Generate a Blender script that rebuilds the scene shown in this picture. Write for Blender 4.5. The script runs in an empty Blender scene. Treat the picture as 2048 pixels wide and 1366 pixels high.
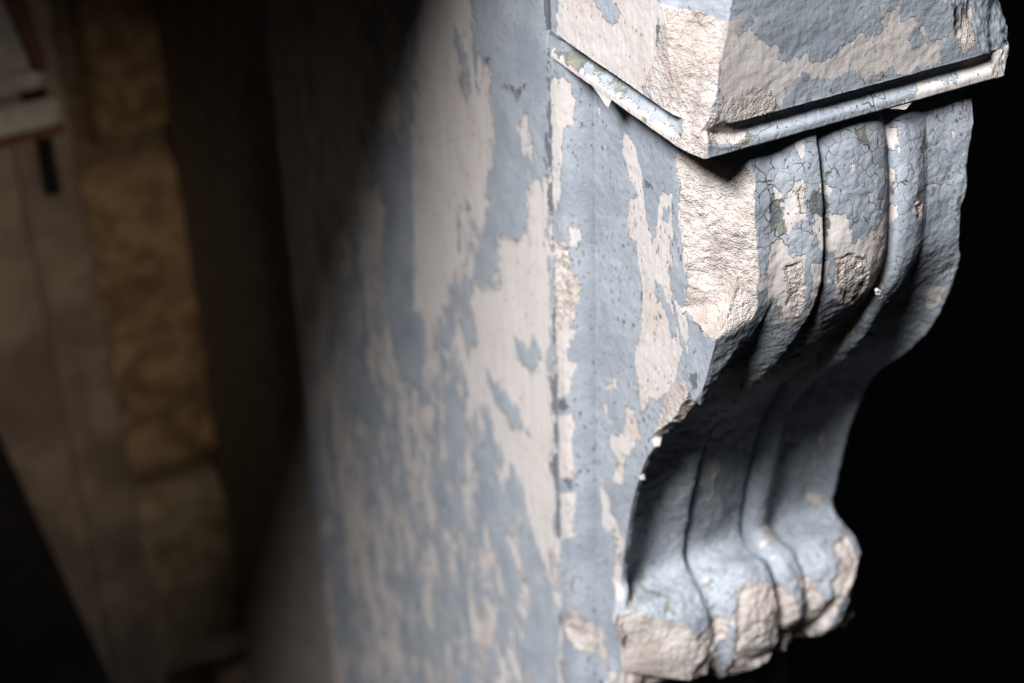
import bpy, math, random
import numpy as np
from mathutils import Matrix, Vector

S = bpy.context.scene
COL = S.collection
rng = np.random.default_rng(7)

# ------------------------------------------------------------------ camera
cd = bpy.data.cameras.new("camera")
cam = bpy.data.objects.new("camera", cd)
COL.objects.link(cam)
S.camera = cam
cd.sensor_width = 36.0
cd.lens = 66.127
cd.clip_start = 0.02
cd.clip_end = 60.0
cam.matrix_world = Matrix(((0.882975, 0.272803, -0.382013, -0.588778), (-0.468421, 0.458986, -0.754926, -0.894898), (-0.030607, 0.845524, 0.533060, 0.540832), (0.000000, 0.000000, 0.000000, 1.000000)))
cd.dof.use_dof = True
cd.dof.focus_distance = 1.245
cd.dof.aperture_fstop = 3.8
cd.dof.aperture_blades = 9

# ------------------------------------------------------------------ world, lamps, exposure
W = bpy.data.worlds.new("World")
S.world = W
W.use_nodes = True
bg = W.node_tree.nodes["Background"]
bg.inputs[0].default_value = (0.55, 0.62, 0.75, 1)
bg.inputs[1].default_value = 0.0015


def lamp(name, loc, target, size, power, colour, shape='DISK', size_y=None):
    ld = bpy.data.lights.new(name, 'AREA')
    ld.shape = shape
    ld.size = size
    if size_y:
        ld.size_y = size_y
    ld.energy = power
    ld.color = colour
    o = bpy.data.objects.new(name, ld)
    COL.objects.link(o)
    o.location = loc
    o.rotation_euler = (Vector(target) - Vector(loc)).to_track_quat('-Z', 'Y').to_euler()
    return o


KEY_DIR = Vector((-1.88, -0.96, 2.42)).normalized()
lamp("window_lamp", Vector((0.1, 0.02, -0.2)) + KEY_DIR * 6.0, (0.1, 0.02, -0.2), 2.2, 1090, (0.97, 0.98, 1.0), 'ELLIPSE', 1.5)
sl = bpy.data.lights.new("wall_fill_spot", 'SPOT')  # unseen warm spot added to brighten the rubble wall and pilaster
sl.energy = 28
sl.color = (1.0, 0.83, 0.64)
sl.spot_size = math.radians(25)
sl.spot_blend = 1.0
sl.shadow_soft_size = 0.10
so = bpy.data.objects.new("wall_fill_spot", sl)
COL.objects.link(so)
so.location = (-0.20, -0.60, 0.36)
so.rotation_euler = (Vector((-0.19, 1.25, -0.74)) - so.location).to_track_quat('-Z', 'Y').to_euler()
S.view_settings.view_transform = 'Standard'
S.view_settings.look = 'None'
S.view_settings.exposure = 0.0
S.view_settings.gamma = 1.0
S.render.engine = 'CYCLES'

# ------------------------------------------------------------------ noise (numpy gradient noise)
_perm = np.arange(512)
np.random.default_rng(11).shuffle(_perm)
_perm = np.concatenate([_perm, _perm, _perm])
_g = np.random.default_rng(5).normal(size=(512, 3))
_g /= np.linalg.norm(_g, axis=1)[:, None]
_g = _g.astype(np.float32)


def noise(p):
    p = np.asarray(p, np.float32)
    sh = p.shape[:-1]
    p = p.reshape(-1, 3)
    i = np.floor(p).astype(np.int64)
    f = p - i
    i &= 511
    w = f * f * f * (f * (f * 6 - 15) + 10)
    out = np.zeros(len(p), np.float32)
    for dx in (0, 1):
        a = _perm[(i[:, 0] + dx) & 511]
        wx = w[:, 0] if dx else 1 - w[:, 0]
        for dy in (0, 1):
            b = _perm[a + ((i[:, 1] + dy) & 511)]
            wy = w[:, 1] if dy else 1 - w[:, 1]
            for dz in (0, 1):
                c = _perm[b + ((i[:, 2] + dz) & 511)]
                wz = w[:, 2] if dz else 1 - w[:, 2]
                g = _g[c]
                out += wx * wy * wz * (g[:, 0] * (f[:, 0] - dx) + g[:, 1] * (f[:, 1] - dy) + g[:, 2] * (f[:, 2] - dz))
    return (out * 1.5).reshape(sh)


def fbm(p, octv=4, gain=0.5, seed=0.0):
    p = np.asarray(p, np.float32) + seed
    a, t, s = 1.0, 0.0, 0.0
    for k in range(octv):
        t = t + a * noise(p)
        s += a
        p = p * 2.03 + 17.3
        a *= gain
    return t / s


def sstep(a, b, x):
    t = np.clip((x - a) / (b - a), 0, 1)
    return t * t * (3 - 2 * t)


def pchip(xs, ys, x):
    xs = np.asarray(xs, float); ys = np.asarray(ys, float)
    h = np.diff(xs); d = np.diff(ys) / h
    m = np.zeros_like(ys)
    m[0], m[-1] = d[0], d[-1]
    for k in range(1, len(xs) - 1):
        if d[k - 1] * d[k] > 0:
            w1 = 2 * h[k] + h[k - 1]; w2 = h[k] + 2 * h[k - 1]
            m[k] = (w1 + w2) / (w1 / d[k - 1] + w2 / d[k])
    x = np.clip(x, xs[0], xs[-1])
    k = np.clip(np.searchsorted(xs, x) - 1, 0, len(xs) - 2)
    t = (x - xs[k]) / h[k]
    return ((2*t**3 - 3*t**2 + 1) * ys[k] + (t**3 - 2*t**2 + t) * h[k] * m[k]
            + (-2*t**3 + 3*t**2) * ys[k + 1] + (t**3 - t**2) * h[k] * m[k + 1])


# ------------------------------------------------------------------ wear patches (metres on each face)
PATCHES = {}
PATCHES = {
    'block_left': [
        ('paint', [(0.1910, 0.0427), (0.1794, 0.0467), (0.1821, 0.0310), (0.1847, 0.0188), (0.1836, 0.0098), (0.1925, 0.0058)]),
        ('paint', [(0.1282, 0.0642), (0.1053, 0.0720), (0.0970, 0.0679), (0.0976, 0.0573), (0.1119, 0.0540), (0.1217, 0.0594)]),
        ('paint', [(0.0502, 0.0808), (0.0460, 0.0806), (0.0462, 0.0603), (0.0510, 0.0602)]),
        ('paint', [(0.0702, 0.0233), (0.0627, 0.0262), (0.0483, 0.0177), (0.0513, 0.0112), (0.0575, 0.0140)]),
        ('paint', [(0.0366, 0.1021), (-0.0300, 0.1244), (-0.0189, 0.1018), (0.0037, 0.0912), (0.0291, 0.0842)]),
        ('dark', [(0.0495, 0.0743), (0.0459, 0.0739), (0.0468, 0.0601), (0.0504, 0.0621)]),
        ('stone', [(0.0454, 0.0775), (0.0233, 0.0836), (0.0036, 0.0900), (-0.0208, 0.0961), (-0.0240, 0.0349), (0.0513, 0.0130), (0.0640, 0.0275), (0.0509, 0.0534)]),
    ],
    'block_front': [
        ('bare', [(0.0145, 0.1049), (0.0316, 0.1012), (0.0318, 0.0881), (0.0282, 0.0791), (0.0361, 0.0839), (0.0440, 0.0721), (0.0503, 0.0657), (0.0567, 0.0652), (0.0597, 0.0591), (0.0554, 0.0554), (0.0658, 0.0520), (0.0823, 0.0573), (0.0823, 0.0515), (0.0888, 0.0466), (0.0950, 0.0475), (0.1004, 0.0473), (0.1126, 0.0572), (0.1171, 0.0548), (0.1223, 0.0592), (0.1253, 0.0520), (0.1265, 0.0562), (0.1395, 0.0567), (0.1400, 0.0607), (0.1373, 0.0637), (0.1504, 0.0728), (0.1521, 0.0710), (0.1525, 0.0596), (0.1594, 0.0591), (0.1655, 0.0619), (0.1682, 0.0554), (0.1632, 0.0527), (0.1615, 0.0461), (0.1656, 0.0378), (0.1732, 0.0396), (0.1841, 0.0410), (0.1950, 0.0403), (0.1990, 0.0454), (0.2046, 0.0474), (0.2129, 0.0571), (0.2226, 0.0599), (0.2283, 0.0516), (0.1981, 0.0246), (0.1900, 0.0222), (0.1528, 0.0227), (0.1286, 0.0225), (0.1257, 0.0274), (0.1179, 0.0352), (0.1113, 0.0343), (0.1016, 0.0314), (0.0876, 0.0365), (0.0795, 0.0419), (0.0663, 0.0364), (0.0638, 0.0266), (0.0618, 0.0211), (0.0495, 0.0363), (0.0167, 0.0391)]),
        ('paint', [(0.1293, 0.0230), (0.1324, 0.0251), (0.1402, 0.0275), (0.1482, 0.0284), (0.1519, 0.0240), (0.1406, 0.0228)]),
        ('paint', [(0.1940, 0.0416), (0.2028, 0.0378), (0.2130, 0.0230), (0.2048, 0.0213), (0.1899, 0.0229), (0.1897, 0.0319)]),
        ('bare', [(0.1724, 0.0697), (0.1800, 0.0674), (0.1796, 0.0630), (0.1737, 0.0650)]),
        ('bare', [(0.1693, 0.0535), (0.1743, 0.0516), (0.1741, 0.0468), (0.1698, 0.0485)]),
        ('bare', [(0.0358, 0.0905), (0.0402, 0.0895), (0.0404, 0.0855), (0.0359, 0.0865)]),
        ('stone', [(0.2231, 0.0563), (0.2365, 0.0569), (0.2301, 0.0509), (0.2215, 0.0425), (0.2196, 0.0315), (0.2110, 0.0220), (0.2049, 0.0309), (0.2091, 0.0375), (0.2141, 0.0481)]),
        ('stone', [(0.0156, 0.0401), (0.0306, 0.0381), (0.0398, 0.0410), (0.0553, 0.0338), (0.0598, 0.0223), (0.0389, 0.0188), (0.0277, 0.0164), (0.0162, 0.0210)]),
        ('bare', [(0.1591, 0.0003), (0.1790, 0.0089), (0.1920, 0.0080), (0.1942, 0.0038), (0.2054, 0.0055), (0.2105, 0.0127), (0.2334, 0.0139), (0.2471, 0.0176), (0.2632, 0.0176), (0.2531, -0.0037), (0.2223, -0.0030), (0.1696, -0.0008)]),
        ('crackle', [(0.0161, 0.0245), (0.1164, 0.0243), (0.1901, 0.0211), (0.1797, 0.0018), (0.0988, -0.0071), (0.0172, -0.0074)]),
        ('dark', [(0.0318, 0.0083), (0.0412, 0.0105), (0.0433, 0.0053), (0.0358, 0.0020), (0.0321, -0.0006)]),
    ],
    'console': [
        ('crackle', [(0.0311, -0.0072), (0.0863, -0.0063), (0.2137, -0.0015), (0.2300, -0.0120), (0.2205, -0.0721), (0.1605, -0.0874), (0.1032, -0.0830), (0.0379, -0.0784)]),
        ('dark', [(0.0621, -0.0443), (0.0689, -0.0448), (0.0679, -0.0536), (0.0663, -0.0584), (0.0711, -0.0670), (0.0668, -0.0720), (0.0584, -0.0649), (0.0584, -0.0538)]),
        ('bare', [(0.0632, -0.0380), (0.0679, -0.0401), (0.0674, -0.0441), (0.0632, -0.0443)]),
        ('bare', [(0.0684, -0.0472), (0.0779, -0.0362), (0.0832, -0.0334), (0.0826, -0.0616), (0.0753, -0.0644), (0.0721, -0.0750), (0.0674, -0.0711), (0.0695, -0.0535)]),
        ('bare', [(0.0595, -0.0745), (0.0674, -0.0743), (0.0726, -0.0823), (0.0747, -0.0871), (0.0826, -0.0894), (0.0874, -0.1340), (0.0853, -0.1433), (0.0811, -0.1513), (0.0711, -0.1406), (0.0632, -0.1209), (0.0584, -0.1146), (0.0547, -0.0961), (0.0574, -0.0777)]),
        ('stone', [(0.0679, -0.0953), (0.0805, -0.0911), (0.0863, -0.1340), (0.0826, -0.1401), (0.0737, -0.1269)]),
        ('stone', [(0.0768, -0.0403), (0.0832, -0.0382), (0.0826, -0.0584), (0.0774, -0.0587)]),
        ('dark', [(0.0658, -0.1281), (0.0700, -0.1275), (0.0732, -0.1393), (0.0700, -0.1375)]),
        ('bare', [(0.0389, -0.0953), (0.0553, -0.0969), (0.0584, -0.1073), (0.0437, -0.1074)]),
        ('bare', [(0.0826, -0.0082), (0.0863, -0.0101), (0.0832, -0.0188), (0.0784, -0.0146)]),
        ('dark', [(0.0832, -0.0496), (0.0905, -0.0429), (0.0963, -0.0471), (0.1016, -0.0558), (0.1053, -0.0596), (0.1021, -0.0645), (0.0884, -0.0607), (0.0837, -0.0544)]),
        ('bare', [(0.0937, -0.0405), (0.1047, -0.0460), (0.1032, -0.0509), (0.0947, -0.0461)]),
        ('bare', [(0.0895, -0.0583), (0.1016, -0.0646), (0.1063, -0.0667), (0.1147, -0.0673), (0.1205, -0.0869), (0.1184, -0.0943), (0.1063, -0.0936), (0.0921, -0.0861), (0.0889, -0.0704)]),
        ('dark', [(0.1016, -0.0662), (0.1047, -0.0676), (0.1032, -0.0830), (0.0953, -0.0761)]),
        ('bare', [(0.0863, -0.0951), (0.1053, -0.0985), (0.1089, -0.1336), (0.1284, -0.1884), (0.1511, -0.2428), (0.1521, -0.2642), (0.1205, -0.2230), (0.1063, -0.1759), (0.0895, -0.1251)]),
        ('paint', [(0.1021, -0.1196), (0.1074, -0.1173), (0.1195, -0.1315), (0.1279, -0.1498), (0.1242, -0.1607), (0.1147, -0.1615), (0.1247, -0.1905), (0.1058, -0.1427)]),
        ('bare', [(0.1042, -0.0928), (0.1342, -0.0869), (0.1532, -0.0759), (0.1616, -0.1272), (0.1600, -0.1550), (0.1574, -0.1650), (0.1305, -0.1482), (0.1116, -0.1337)]),
        ('stone', [(0.1068, -0.0993), (0.1184, -0.0960), (0.1332, -0.1042), (0.1421, -0.1335), (0.1374, -0.1473), (0.1232, -0.1417), (0.1116, -0.1199)]),
        ('dark', [(0.1021, -0.0350), (0.1074, -0.0362), (0.1063, -0.0395), (0.1021, -0.0382)]),
        ('dark', [(0.1268, -0.0116), (0.1363, -0.0126), (0.1363, -0.0204), (0.1400, -0.0245), (0.1368, -0.0268), (0.1289, -0.0202)]),
        ('bare', [(0.1484, -0.0173), (0.1637, -0.0227), (0.1632, -0.0362), (0.1605, -0.0369)]),
        ('bare', [(0.1516, -0.0430), (0.1621, -0.0515), (0.1626, -0.0793), (0.1605, -0.0874), (0.1526, -0.0686)]),
        ('dark', [(0.1779, -0.0669), (0.1858, -0.0720), (0.1842, -0.0767), (0.1732, -0.0749)]),
        ('stone', [(0.1737, -0.0741), (0.1853, -0.0776), (0.1832, -0.0888), (0.1774, -0.0887)]),
        ('dark', [(0.1853, -0.0347), (0.1916, -0.0352), (0.1932, -0.0445), (0.1858, -0.0426)]),
        ('dark', [(0.1974, -0.0651), (0.2005, -0.0643), (0.1995, -0.0691), (0.1974, -0.0699)]),
        ('dark', [(0.1942, -0.0730), (0.1974, -0.0730), (0.1963, -0.0794), (0.1937, -0.0778)]),
        ('dark', [(0.2174, -0.0849), (0.2211, -0.0873), (0.2205, -0.1033), (0.2163, -0.0961)]),
        ('bare', [(0.2232, -0.0104), (0.2284, -0.0150), (0.2253, -0.0217), (0.2211, -0.0179)]),
        ('bare', [(0.2105, -0.1666), (0.2253, -0.1628), (0.2284, -0.1839), (0.2200, -0.1901)]),
        ('bare', [(0.0700, -0.2018), (0.0774, -0.1972), (0.0989, -0.2388), (0.0989, -0.2572), (0.0779, -0.2450), (0.0711, -0.2228)]),
        ('bare', [(0.1000, -0.2116), (0.1011, -0.1949), (0.1195, -0.1941), (0.1505, -0.2295), (0.1516, -0.2623), (0.1500, -0.2780)]),
        ('stone', [(0.1374, -0.2011), (0.1447, -0.1793), (0.1547, -0.1680), (0.1558, -0.1858), (0.1526, -0.2000), (0.1505, -0.2156)]),
        ('bare', [(0.2058, -0.3803), (0.2116, -0.3799), (0.2137, -0.4014), (0.2095, -0.4003)]),
        ('bare', [(0.2095, -0.4318), (0.2174, -0.4276), (0.2237, -0.4316), (0.2232, -0.4442), (0.2126, -0.4434)]),
        ('bare', [(0.1000, -0.3514), (0.1047, -0.3411), (0.1079, -0.3635), (0.1047, -0.3787), (0.1011, -0.3715)]),
        ('bare', [(0.2089, -0.3581), (0.2132, -0.3553), (0.2142, -0.3754), (0.2100, -0.3727)]),
        ('dark', [(0.0436, -0.4559), (0.0505, -0.4522), (0.0486, -0.4578), (0.0419, -0.4593)]),
        ('stone', [(0.0042, -0.4568), (0.0202, -0.4547), (0.0371, -0.4629), (0.0520, -0.4745), (0.0590, -0.4834), (0.0695, -0.4802), (0.0942, -0.4776), (0.0947, -0.4863), (0.0921, -0.4973), (0.0826, -0.5054), (0.0979, -0.5547), (0.0528, -0.5291), (0.0230, -0.5120), (-0.0020, -0.4818)]),
        ('stone', [(0.1074, -0.4570), (0.1258, -0.4563), (0.1468, -0.4694), (0.1579, -0.4767), (0.1616, -0.4873), (0.1632, -0.5130), (0.1679, -0.5440), (0.1268, -0.5417), (0.0958, -0.5574), (0.0968, -0.4979), (0.0995, -0.4960), (0.0989, -0.4778)]),
        ('stone', [(0.1658, -0.4654), (0.1789, -0.4736), (0.1884, -0.4877), (0.1900, -0.4997), (0.1983, -0.5470), (0.1932, -0.5557), (0.1732, -0.5508), (0.1684, -0.5054), (0.1653, -0.4798)]),
        ('stone', [(0.2120, -0.4567), (0.2266, -0.4579), (0.2318, -0.4756), (0.2164, -0.4921), (0.2054, -0.5096), (0.1971, -0.5046), (0.1977, -0.4828), (0.2115, -0.4713), (0.2090, -0.4611)]),
    ],
    'jamb': [
        ('bare', [(0.1959, -0.0160), (0.1804, -0.0105), (0.1748, -0.0184), (0.1722, -0.0279), (0.1748, -0.0478), (0.1804, -0.0534), (0.1832, -0.0820), (0.1849, -0.1123), (0.1926, -0.1234), (0.1969, -0.1178)]),
        ('bare', [(0.1793, -0.1329), (0.1734, -0.1305), (0.1710, -0.1409), (0.1734, -0.1488), (0.1788, -0.1472)]),
        ('bare', [(0.1969, -0.1528), (0.1777, -0.1449), (0.1767, -0.1632), (0.1726, -0.1735), (0.1707, -0.1854), (0.1730, -0.2021), (0.1753, -0.2164), (0.1772, -0.2395), (0.1969, -0.2498), (0.1970, -0.1958)]),
        ('stone', [(0.1968, -0.1544), (0.1777, -0.1480), (0.1783, -0.1624), (0.1730, -0.1751), (0.1722, -0.1854), (0.1739, -0.2005), (0.1772, -0.2148), (0.1959, -0.2331), (0.1970, -0.2196), (0.1970, -0.1958)]),
        ('bare', [(0.1960, -0.2451), (0.1793, -0.2363), (0.1804, -0.2498), (0.1734, -0.2506), (0.1799, -0.2769), (0.1762, -0.2809), (0.1843, -0.2880), (0.1962, -0.2936)]),
        ('dark', [(0.1958, -0.2960), (0.1837, -0.2904), (0.1793, -0.2960), (0.1893, -0.3047), (0.1959, -0.3071)]),
        ('bare', [(0.1955, -0.3119), (0.1762, -0.2999), (0.1767, -0.3620), (0.1962, -0.3731)]),
        ('dark', [(0.1893, -0.3707), (0.1799, -0.3676), (0.1783, -0.3739), (0.1843, -0.3779)]),
        ('bare', [(0.1966, -0.3890), (0.1762, -0.3771), (0.1777, -0.4049), (0.1793, -0.4185), (0.1753, -0.4177), (0.1940, -0.4423), (0.1966, -0.4224)]),
        ('stone', [(0.1912, -0.5155), (0.1783, -0.4996), (0.1718, -0.5091), (0.1674, -0.5115), (0.1678, -0.5417), (0.1688, -0.5529), (0.1730, -0.5449), (0.1854, -0.5393), (0.1945, -0.5306)]),
        ('bare', [(0.1971, -0.4813), (0.1971, -0.4813), (0.1959, -0.4988), (0.1972, -0.5043)]),
        ('bare', [(0.1157, -0.0661), (0.1008, -0.0590), (0.0987, -0.0717), (0.0937, -0.0876), (0.0884, -0.1011), (0.0848, -0.1107), (0.0803, -0.0956), (0.0777, -0.0685), (0.0740, -0.0598), (0.0599, -0.0558), (0.0584, -0.0892), (0.0614, -0.1178), (0.0595, -0.1353), (0.0562, -0.1457), (0.0453, -0.1647), (0.0424, -0.1703), (0.0575, -0.2172), (0.0845, -0.2379), (0.0980, -0.2594), (0.1042, -0.2316), (0.1060, -0.2021), (0.0992, -0.1767), (0.0975, -0.1465), (0.1019, -0.1409), (0.1054, -0.1146), (0.1165, -0.1154), (0.1158, -0.0852), (0.1058, -0.0765)]),
        ('bare', [(0.1250, -0.0351), (0.1092, -0.0383), (0.0970, -0.0614), (0.1051, -0.0757), (0.1148, -0.0693), (0.1271, -0.0510)]),
        ('paint', [(0.0803, -0.1337), (0.0736, -0.1321), (0.0663, -0.1425), (0.0510, -0.1552), (0.0520, -0.1703), (0.0618, -0.1647), (0.0710, -0.1536), (0.0788, -0.1449)]),
        ('paint', [(0.1120, -0.1003), (0.1083, -0.0963), (0.1053, -0.1003), (0.1083, -0.1091)]),
        ('paint', [(0.0710, -0.0709), (0.0640, -0.0669), (0.0645, -0.0820), (0.0681, -0.0820)]),
        ('bare', [(0.0513, -0.0510), (0.0453, -0.0378), (0.0384, -0.1132), (0.0465, -0.1099), (0.0496, -0.0860)]),
        ('bare', [(0.0562, -0.1377), (0.0435, -0.1385), (0.0265, -0.1584), (0.0287, -0.1799), (0.0387, -0.1687)]),
        ('paint', [(0.0382, -0.1386), (0.0042, -0.1272), (0.0033, -0.1449), (0.0212, -0.1977), (0.0236, -0.2023), (0.0346, -0.1838)]),
        ('dark', [(0.0312, -0.1278), (0.0241, -0.1333), (0.0151, -0.1380), (0.0030, -0.1340), (0.0024, -0.1401), (0.0127, -0.1433), (0.0302, -0.1441), (0.0309, -0.1379)]),
        ('dark', [(0.0329, -0.1846), (0.0257, -0.1830), (0.0239, -0.1926), (0.0284, -0.1989), (0.0345, -0.1934)]),
        ('bare', [(0.1199, -0.2642), (0.1093, -0.2618), (0.0980, -0.2817), (0.1112, -0.2992), (0.1218, -0.3206), (0.1271, -0.3429), (0.1458, -0.3532), (0.1321, -0.3246), (0.1438, -0.3198), (0.1463, -0.3087), (0.1237, -0.2904)]),
        ('bare', [(0.1497, -0.2578), (0.1331, -0.2483), (0.1327, -0.2570), (0.1500, -0.2665)]),
        ('bare', [(0.1547, -0.2856), (0.1497, -0.2809), (0.1458, -0.2928), (0.1413, -0.2944), (0.1488, -0.2976)]),
        ('bare', [(0.1603, -0.3652), (0.1536, -0.3628), (0.1461, -0.3755), (0.1477, -0.3795), (0.1353, -0.3843), (0.1204, -0.3970), (0.1312, -0.4232), (0.1252, -0.4240), (0.1174, -0.4511), (0.1180, -0.4670), (0.1172, -0.4550), (0.1417, -0.4542), (0.1357, -0.4232), (0.1374, -0.3914), (0.1583, -0.4089)]),
        ('bare', [(0.1658, -0.5155), (0.1562, -0.5139), (0.1506, -0.5489), (0.1298, -0.5565), (0.1439, -0.5688), (0.1649, -0.5433)]),
        ('dark', [(0.0955, -0.0629), (0.0871, -0.0582), (0.0847, -0.0621), (0.0902, -0.0669), (0.0952, -0.0677)]),
        ('stone', [(0.0573, -0.2069), (0.0408, -0.1981), (0.0270, -0.2075), (0.0667, -0.2535), (0.0840, -0.2720), (0.0739, -0.2490), (0.0671, -0.2276)]),
    ],
    'panel': [
        ('paint', [(0.3192, 0.0104), (0.1888, 0.0539), (0.1943, -0.0920), (0.2140, -0.1026), (0.2342, -0.1136), (0.2413, -0.1689), (0.2894, -0.1964), (0.3061, -0.2421), (0.3258, -0.2617), (0.3492, -0.2638), (0.3156, -0.1950), (0.2973, -0.1303), (0.2947, -0.0966), (0.2990, -0.0456), (0.3238, -0.0403)]),
        ('bare', [(0.4059, -0.0186), (0.3192, 0.0104), (0.3238, -0.0403), (0.2990, -0.0456), (0.2947, -0.0966), (0.3141, -0.1242), (0.2973, -0.1303), (0.3128, -0.1617), (0.3156, -0.1950), (0.3310, -0.2163), (0.3378, -0.1914), (0.3558, -0.1879), (0.3673, -0.2097), (0.3699, -0.2349), (0.3919, -0.3056), (0.4490, -0.3564), (0.4687, -0.3452), (0.4667, -0.2916), (0.4560, -0.2357), (0.4575, -0.2019), (0.4452, -0.1349)]),
        ('paint', [(0.3513, -0.0377), (0.3382, -0.0371), (0.3344, -0.0610), (0.3316, -0.0770), (0.3416, -0.0895), (0.3485, -0.0706)]),
        ('paint', [(0.3212, -0.0393), (0.3144, -0.0389), (0.3185, -0.0762), (0.3244, -0.0742)]),
        ('paint', [(0.5276, -0.2323), (0.4779, -0.1862), (0.4504, -0.1510), (0.4510, -0.1991), (0.4745, -0.3482), (0.4490, -0.3564), (0.4638, -0.4305), (0.5184, -0.4615), (0.5426, -0.3946), (0.5354, -0.3141)]),
        ('bare', [(0.2342, -0.1136), (0.2140, -0.1026), (0.2047, -0.1216), (0.2070, -0.1570), (0.2371, -0.1670)]),
        ('bare', [(0.2894, -0.1964), (0.2371, -0.1670), (0.2049, -0.1647), (0.2065, -0.3034), (0.2018, -0.4005), (0.2183, -0.4918), (0.2528, -0.4608), (0.2685, -0.4172), (0.3053, -0.4136), (0.3267, -0.3839), (0.3603, -0.3823), (0.3768, -0.3493), (0.3683, -0.3137), (0.3412, -0.2795), (0.3158, -0.2518), (0.2922, -0.2351)]),
        ('paint', [(0.2644, -0.2755), (0.2337, -0.2613), (0.2218, -0.2738), (0.2438, -0.2933), (0.2609, -0.2906)]),
        ('paint', [(0.3231, -0.3402), (0.3001, -0.3425), (0.2643, -0.3472), (0.2473, -0.3573), (0.2746, -0.3686), (0.3110, -0.3643)]),
        ('paint', [(0.3691, -0.2738), (0.3497, -0.2690), (0.3481, -0.3030), (0.3356, -0.3216), (0.3562, -0.3380), (0.3688, -0.3191)]),
        ('paint', [(0.3455, -0.4356), (0.3202, -0.4228), (0.3179, -0.4540), (0.3253, -0.4867), (0.3488, -0.4965)]),
        ('bare', [(0.2455, -0.0743), (0.2319, -0.0708), (0.2248, -0.0844), (0.2292, -0.0937), (0.2412, -0.0955), (0.2503, -0.0867)]),
        ('bare', [(0.5919, -0.2760), (0.5564, -0.2708), (0.5244, -0.2668), (0.5354, -0.3141), (0.5683, -0.3741), (0.5770, -0.3231), (0.5919, -0.3083)]),
        ('bare', [(0.5089, -0.1505), (0.4711, -0.1405), (0.4701, -0.1686), (0.5059, -0.1980), (0.5197, -0.1840)]),
        ('dark', [(0.2057, -0.0040), (0.1960, -0.0004), (0.1964, -0.0305), (0.2055, -0.0328)]),
        ('dark', [(0.2058, -0.0401), (0.1968, -0.0385), (0.1973, -0.0526), (0.2050, -0.0557)]),
        ('dark', [(0.2063, -0.0684), (0.1964, -0.0684), (0.1973, -0.0891), (0.2064, -0.0889)]),
        ('dark', [(0.2069, -0.0995), (0.1976, -0.0975), (0.1984, -0.1188), (0.2055, -0.1220)]),
        ('dark', [(0.2098, -0.2837), (0.1965, -0.2786), (0.1961, -0.3118), (0.2031, -0.3233), (0.2071, -0.2990)]),
        ('dark', [(0.2135, -0.3747), (0.1975, -0.3521), (0.1953, -0.3860), (0.2041, -0.3942)]),
        ('dark', [(0.2758, -0.0562), (0.2668, -0.0552), (0.2464, -0.0480), (0.2338, -0.0471), (0.2466, -0.0522), (0.2645, -0.0576)]),
        ('dark', [(0.3041, -0.0372), (0.2974, -0.0363), (0.2972, -0.0445), (0.3030, -0.0442)]),
        ('paint', [(0.2562, -0.5244), (0.2186, -0.4975), (0.2023, -0.5359), (0.2101, -0.6296), (0.2635, -0.6604), (0.2694, -0.5922)]),
    ],
}
PATCHES['block_left'].append(('bare', [(0.02, -0.003), (0.145, -0.003), (0.145, 0.0055), (0.02, 0.0065)]))
PATCHES['block_left'].append(('paint', [(0.0, 0.0075), (0.19, 0.0065), (0.19, 0.0195), (0.0, 0.0195)]))
for a_, b_, c_, d_ in ((0.150, 0.187, 0.002, 0.017), (0.128, 0.150, 0.008, 0.018), (0.095, 0.118, 0.006, 0.011), (0.060, 0.066, -0.002, 0.005)):  # dark_m
    PATCHES['block_left'].append(('dark', [(a_, c_), (b_, c_ + 0.003), (b_, d_), (a_, d_ - 0.002)]))



def poly_sdf(pts, poly):
    """signed distance in metres, positive inside"""
    poly = np.asarray(poly, np.float32)
    lo, hi = poly.min(0) - 0.012, poly.max(0) + 0.012
    out = np.full(len(pts), -0.012, np.float32)
    sel = np.where(((pts >= lo) & (pts <= hi)).all(1))[0]
    if not len(sel):
        return out
    q = pts[sel]
    d = np.full(len(q), 1e9, np.float32)
    ins = np.zeros(len(q), bool)
    n = len(poly)
    for k in range(n):
        a, b = poly[k], poly[(k + 1) % n]
        e = b - a
        w = q - a
        t = np.clip((w @ e) / max(1e-12, float(e @ e)), 0, 1)
        d = np.minimum(d, ((w - t[:, None] * e) ** 2).sum(1))
        c1 = (a[1] <= q[:, 1]) & (b[1] > q[:, 1])
        c2 = (a[1] > q[:, 1]) & (b[1] <= q[:, 1])
        cr = e[0] * w[:, 1] - e[1] * w[:, 0]
        ins ^= (c1 & (cr > 0)) | (c2 & (cr < 0))
    d = np.sqrt(d)
    out[sel] = np.where(ins, d, -d)
    return out


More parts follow.
